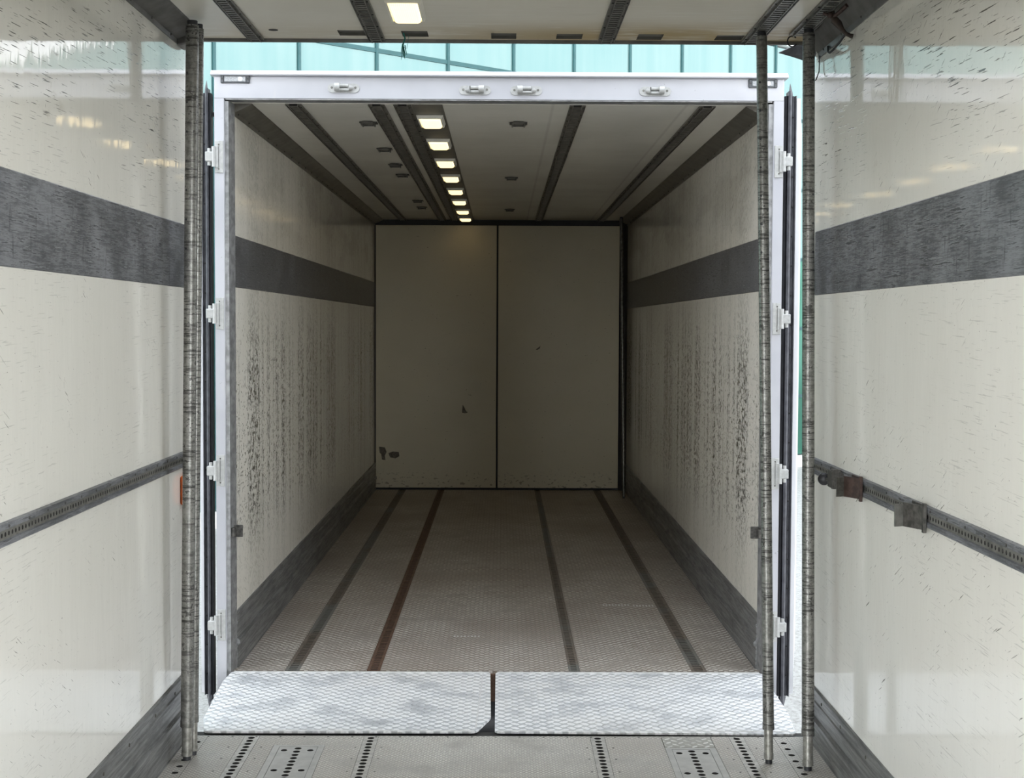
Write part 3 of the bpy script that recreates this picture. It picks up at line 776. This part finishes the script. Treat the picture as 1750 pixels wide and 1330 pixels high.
def hinge(z, sgn, xo):
    """frame leaf with two screws, knuckle with pin, door block; sgn -1 left side"""
    y = Ya; X = lambda a: xo + sgn*a
    def bx(m, a0, a1, y0, y1, z0, z1, c=.0015):
        xa, xb = sorted((X(a0), X(a1))); return m.cbox(xa, xb, y0, y1, z0, z1, c)
    m = MB(); bx(m, -.030, .004, y-.006, y, z-.072, z-.040); bx(m, -.030, .004, y-.006, y, z+.040, z+.072); bx(m, -.034, -.0125, y-.0068, y, z-.0735, z+.0735); bx(m, -.012, .002, y-.014, y-.004, z-.05, z+.05)
    h = m.build('hinge', 'galv', PF)
    for dz in (-.056, .056): MB().cyl((X(-.014), y-.0078, z+dz), (X(-.014), y-.0060, z+dz), .0036, n=10).build('screw', 'plug', h)
    k = MB().cyl((X(.008), y-.014, z-.046), (X(.008), y-.014, z+.046), .009, n=14); k.build('hinge_pin', 'galv', h)
    k = MB(); bx(k, .002, .046, y-.022, y+.012, z-.022, z+.022, .003); k.cyl((X(.030), y-.006, z-.040), (X(.030), y-.006, z+.038), .008, n=12); k.build('hinge_block', 'galv', h)
    return h
for z in (2.385, 1.668, .942, .221): hinge(z, -1, -1.318)
for z in (2.376, 1.655, .937, .221): hinge(z, 1, 1.278)

def keeper(cx, z, flip):
    y = Ya; m = MB(); pr = []
    for sx_ in (1, -1):
        for k in range(9):
            t = math.radians(-90+180*k/8) if sx_ > 0 else math.radians(90+180*k/8)
            pr.append((cx+sx_*.052+.0205*math.cos(t), z+.0205*math.sin(t)))
    n_ = len(pr); vs = [(a, y-.005, b) for a, b in pr]+[(a, y, b) for a, b in pr]
    m._add(vs, [tuple(range(n_)), tuple(reversed(range(n_, 2*n_)))]+[(i, n_+i, n_+(i+1) % n_, (i+1) % n_) for i in range(n_)])
    k0 = m.build('lock_keeper', 'galv', PF)
    for a in (-.054, .054): MB().cyl((cx+a, y-.0062, z+.002), (cx+a, y-.0045, z+.002), .0055, n=12).build('screw', 'rail', k0)
    h = MB(); f_ = -1 if flip else 1
    h.cyl((cx-f_*.040, y-.019, z+.004), (cx-f_*.016, y-.019, z+.004), .019, n=8)
    h.cyl((cx+f_*.022, y-.017, z+.002), (cx+f_*.042, y-.010, z+.001), .017, .009, n=10)
    h.cyl((cx-.02, y-.016, z+.010), (cx+.024, y-.016, z+.010), .0085, n=12); h.cyl((cx-.02, y-.013, z-.008), (cx+.024, y-.013, z-.008), .007, n=12)
    h.build('keeper_housing', 'galv', k0)
for cx, z, fl_ in ((-.733, 2.700, False), (-.132, 2.694, True), (.102, 2.693, False), (.693, 2.693, True)): keeper(cx, z, fl_)
for cx, z in ((-1.228, 2.738), (1.186, 2.730)):
    y = Ya
    fr = MB().cbox(cx-.066, cx-.050, y-.012, y, z-.019, z+.019, .003).cbox(cx+.050, cx+.066, y-.012, y, z-.019, z+.019, .003).cbox(cx-.052, cx+.052, y-.010, y, z+.013, z+.018, .001).cbox(cx-.052, cx+.052, y-.010, y, z-.018, z-.013, .001)
    o = fr.build('marker_lamp', 'lampfr', PF)
    MB().cbox(cx-.0495, cx+.0495, y-.011, y-.001, z-.0125, z+.0125, .002).build('lens', 'clear', o)
    MB().cyl((cx+.024, y-.0112, z), (cx+.024, y-.0125, z), .010, n=18).build('reflector_bulb', 'bulb', o)
    for a in (-.058, .058): MB().cyl((cx+a, y-.013, z), (cx+a, y-.0115, z), .0035, n=8).build('screw', 'dark', o)
for x, sg in ((-1.262, 1), (1.214, -1)):
    m = MB().cbox(min(x, x+sg*.05), max(x, x+sg*.05), 6.535, 6.543, .625, .682, .002).cyl((x+sg*.008, 6.515, .632), (x+sg*.008, 6.515, .672), .012, n=14)
    m.build('catch_plate', 'clip', PF)

# ------------------------------------------------------------------ opened doors folded back beside the far body
def open_door(sgn, label):
    xi = -1.358 if sgn < 0 else 1.306                   # inner face at its front edge
    xo = -1.418 if sgn < 0 else 1.382
    y0, y1 = 6.60, 7.78; z0, z1 = -.13, 2.690; sh = .26*sgn
    root = empty('cargo_door', ((xi+xo)/2, y0, z0), label, 'door')
    th = (xo-xi)
    def pr(a, b, yy0=y0, yy1=y1): k0 = (yy0-y0)/(y1-y0)*sh; k1 = (yy1-y0)/(y1-y0)*sh; return [(xi+th*a+k0, yy0), (xi+th*b+k0, yy0), (xi+th*b+k1, yy1), (xi+th*a+k1, yy1)]
    MB().prism(pr(.50, 1.0), z0+.01, z1-.01, 'z').build('door_panel', 'ext', root)
    # fat rubber profile on the leading edge: three lips
    s = MB(); a = xi; 
    lips = [(0., .22, -.030, .02), (.20, .42, -.045, .02), (.40, .66, -.026, .02), (.64, .74, -.036, .02)]
    for k, (p0, p1, ya, yb) in enumerate(lips):
        s2 = MB(); top = z1+(.02 if k == 1 else 0) ; s2.prism([(xi+th*p0, y0+ya+.008), (xi+th*(p0+p1)/2, y0+ya), (xi+th*p1, y0+ya+.008), (xi+th*p1, y0+yb), (xi+th*p0, y0+yb)], z0-(.03 if k == 1 else 0), top, 'z')
        s2.build('rubber_lip', 'black' if k == 0 else 'seal', root)
    # pointed flap tips top and bottom
    c_ = xi+th*.32
    MB().prism([(c_-th*.14, z1), (c_-th*.02, z1+.055), (c_+th*.12, z1+.012), (c_+th*.14, z1)], y0-.038, y0-.030, 'y').prism([(c_-th*.16, z0), (c_+th*.2, z0), (c_-th*.02, z0-.075)], y0-.038, y0-.030, 'y').build('rubber_tip', 'seal', root)
    for k in range(20): MB().sphere((xi+th*.53, y0-.026, z0+.10+k*.138), .004, 8).build('rivet', 'dark', root)
    st = MB().cyl((xi+th*.1, y0+.03, 2.60), (xi-sgn*.045, y0+.03, 2.60), .012, n=12); st.build('stay_rod', 'black', root)
    MB().prism([(xi+th*.75, y0-.02), (xi+th*1.0, y0-.02), (xi+th*1.0, y0+.001), (xi+th*.75, y0+.001)], z0+.01, z1-.01, 'z').build('edge_strip', 'ext', root)
open_door(-1, 'open cargo door seen edge-on with black rubber seal, left of the white frame')
open_door(1, 'open cargo door seen edge-on with grey rubber seal, right of the white frame')

# unseen doors added beside the near body, block glow on the frame posts
for sg, side in ((-1, 'left'), (1, 'right')):
    root = empty('cargo_door', (sg*1.34, 5.40, -.1), 'unseen door added to shade the frame posts, swung outward from the near body outside its %s wall' % side, 'door')
    MB().prism([(sg*1.315, 5.44), (sg*1.32, 5.40), (sg*2.42, 4.93), (sg*2.44, 4.97)], -.10, 2.76, 'z').build('door_panel', 'seal', root)
    MB().cyl((sg*1.6, 5.25, -.05), (sg*1.6, 5.25, 2.7), .014, n=12).build('lock_rod', 'galv', root)

# ------------------------------------------------------------------ bridging ramps
def ramp(poly, label, z=.004, th=.008, rim=None):
    m = MB().prism(poly, z-th, z, 'z')
    root = empty('dock_ramp', (sum(p[0] for p in poly)/len(poly), 6.0, z-th), label, 'ramp')
    m.build('ramp_plate', 'ramp', root)
    return root
def rounded(pts, r=.025, n=5):
    out = []
    L = len(pts)
    for i in range(L):
        p, a, b = Vector(pts[i]), Vector(pts[i-1]), Vector(pts[(i+1) % L])
        d0, d1 = (a-p).normalized(), (b-p).normalized(); rr = min(r, (a-p).length*.4, (b-p).length*.4)
        for k in range(n+1):
            t = k/n; q = (p+d0*rr)*(1-t)**2 + p*2*t*(1-t) + (p+d1*rr)*t*t; out.append((q.x, q.y))
    return out
lp = [(-1.255, 6.478), (-1.262, 6.30), (-1.222, 5.70), (-1.180, 5.515), (-.100, 5.520), (-.043, 5.72), (-.052, 6.478)]
rp = [(-.028, 6.478), (-.026, 5.520), (1.172, 5.498), (1.188, 5.68), (1.20, 5.80), (1.212, 6.478)]
r1 = ramp(rounded(lp), 'bright chequer plate ramp bridging the gap on the left, its corner cut off')
r2 = ramp(rounded(rp), 'bright chequer plate ramp bridging the gap on the right')
MB().box(-1.155, -.11, 5.524, 5.536, .0042, .0058).build('edge_strip', 'scrape', r1)
MB().prism([(-.088, 6.46), (-.083, 6.46), (-.100, 5.56), (-.106, 5.56)], .0042, .0062, 'z').build('weld_strip', 'scrape', r1)
MB().box(-.015, 1.15, 5.524, 5.534, .0042, .0058).build('edge_strip', 'scrape', r2)
for r_, a, b in ((r1, -1.24, -.06), (r2, -.02, 1.20)):
    MB().box(a, b, 6.462, 6.478, .0042, .007).build('hinge_lip', 'scrape', r_)
    MB().cyl((a, 6.489, -.004), (b, 6.489, -.004), .0085, n=12).build('hinge_rod', 'rustf', r_)

# ------------------------------------------------------------------ outside
# unseen wall added behind the viewer, blocks glow along the axis
hw = struct(MB().box(-2.3, 2.3, -8.4, -8.0, -1.2, 3.6).build('added_blocker_wall', 'plug'))
gr = struct(MB().box(-60, 60, -40, 60, -1.30, -1.2).build('floor', 'conc')); gr.name = 'ground'
def body_shell(x0, x1, y0, y1, z0, z1, label, name='truck_chassis'):
    root = empty(name, ((x0+x1)/2, (y0+y1)/2, -1.2), label, 'truck')
    MB().box(x0, x1, y0, y1, z0, z1).build('cross_bearer', 'chassis', root)
    for a in (-.45, .40): MB().box(a, a+.09, y0+.1, y1-.1, z0-.28, z0).build('frame_rail', 'chassis', root)
    for yy in (y0+1.6, y0+2.9, y1-1.4):
        if not (y0 < yy < y1): continue
        for sg in (-1, 1):
            w_ = MB().cyl((sg*.78, yy, -.72), (sg*1.06, yy, -.72), .48, n=40).cyl((sg*1.0, yy, -.72), (sg*1.065, yy, -.72), .22, n=24); w_.build('wheel', 'black', root)
        MB().cyl((-.8, yy, -.72), (.8, yy, -.72), .07, n=14).build('axle', 'chassis', root)
body_shell(-1.2, 1.16, FY0+.1, FY1, -.24, -.145, 'dark wheeled chassis under the far cargo body')
body_shell(-1.2, 1.16, Y0+.1, Y1-.1, -.21, -.115, 'dark wheeled chassis under the near cargo body')
root = empty('drawbar', (0, 6, -.8), 'dark steel drawbar joining the two bodies below the ramps', 'drawbar')
MB().box(-.07, .03, 4.9, 7.2, -.62, -.50).build('drawbar_beam', 'chassis', root)
MB().cyl((-.02, 6.0, -.70), (-.02, 6.0, -.45), .08, n=20).build('coupling', 'chassis', root)

# glazed building that recedes to the right
dx, dy = 1.0455, .929
def FP(t): return Vector((1.1252*.929*t-26.19, .929*t, 0))
nrm = Vector((dy, -dx, 0)).normalized()                # towards the viewer
n0 = 21.2
GB = empty('glass_building', FP(n0+6)+Vector((0, 0, -1.2)), 'turquoise glass office building behind the far cargo body', 'building')
zr = [-1.02, .20, 1.58, 2.98, 4.38, 5.78, 7.18]
def quadbox(m, pA, pB, z0, z1, d0, d1, mi=0):
    a, b = pA+nrm*d0, pB+nrm*d0; c_, d_ = pA+nrm*d1, pB+nrm*d1
    vs = [(p.x, p.y, z) for z in (z0, z1) for p in (a, b, d_, c_)]
    m._add(vs, [(0, 1, 2, 3), (7, 6, 5, 4), (0, 4, 5, 1), (1, 5, 6, 2), (2, 6, 7, 3), (3, 7, 4, 0)], mi); return m
K0, K1 = -15, 30
quadbox(MB(), FP(n0+K0), FP(n0+K1), -1.2, 7.18, -3.0, -.10).build('building_body', 'mull', GB)
quadbox(MB(), FP(n0+K0), FP(n0+K1), -1.2, -1.02, -.08, .35).build('plinth', 'basew', GB)
quadbox(MB(), FP(n0+K0), FP(n0+K1), 7.19, 7.30, -3.0, .12).build('parapet', 'basew', GB)
cnt = 0
for k in range(K0, K1):
    for r_ in range(6):
        vis = -2 <= k <= 12
        if vis: pass
        m = quadbox(MB(), FP(n0+k+.02), FP(n0+k+.98), zr[r_]+.03, zr[r_+1]-.03, -.05, 0.)
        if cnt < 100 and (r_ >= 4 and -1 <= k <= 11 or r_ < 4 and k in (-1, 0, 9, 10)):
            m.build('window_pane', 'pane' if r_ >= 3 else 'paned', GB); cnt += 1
        else:
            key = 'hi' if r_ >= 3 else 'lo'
            if key not in globals().setdefault('REST', {}): REST[key] = MB()
            REST[key].v, b_ = REST[key].v, len(REST[key].v)
            REST[key]._add(m.v, m.f)
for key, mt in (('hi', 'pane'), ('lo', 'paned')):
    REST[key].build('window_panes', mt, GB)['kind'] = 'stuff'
for k in range(K0, K1+1):
    p = FP(n0+k); d_ = Vector((dx, dy, 0)).normalized()*.022
    o = quadbox(MB(), p-d_, p+d_, -1.0, 7.18, -.09, .03)
    if -1 <= k <= 12: o.build('mullion', 'mull', GB)
    else:
        if 'MU' not in globals(): MU = MB()
        MU._add(o.v, o.f)
MU.build('mullions', 'mull', GB)['kind'] = 'stuff'
for z in zr[1:6]: quadbox(MB(), FP(n0+K0), FP(n0+K1), z-.032, z+.032, -.09, .02).build('transom', 'mull', GB)
bpy.context.view_layer.update()
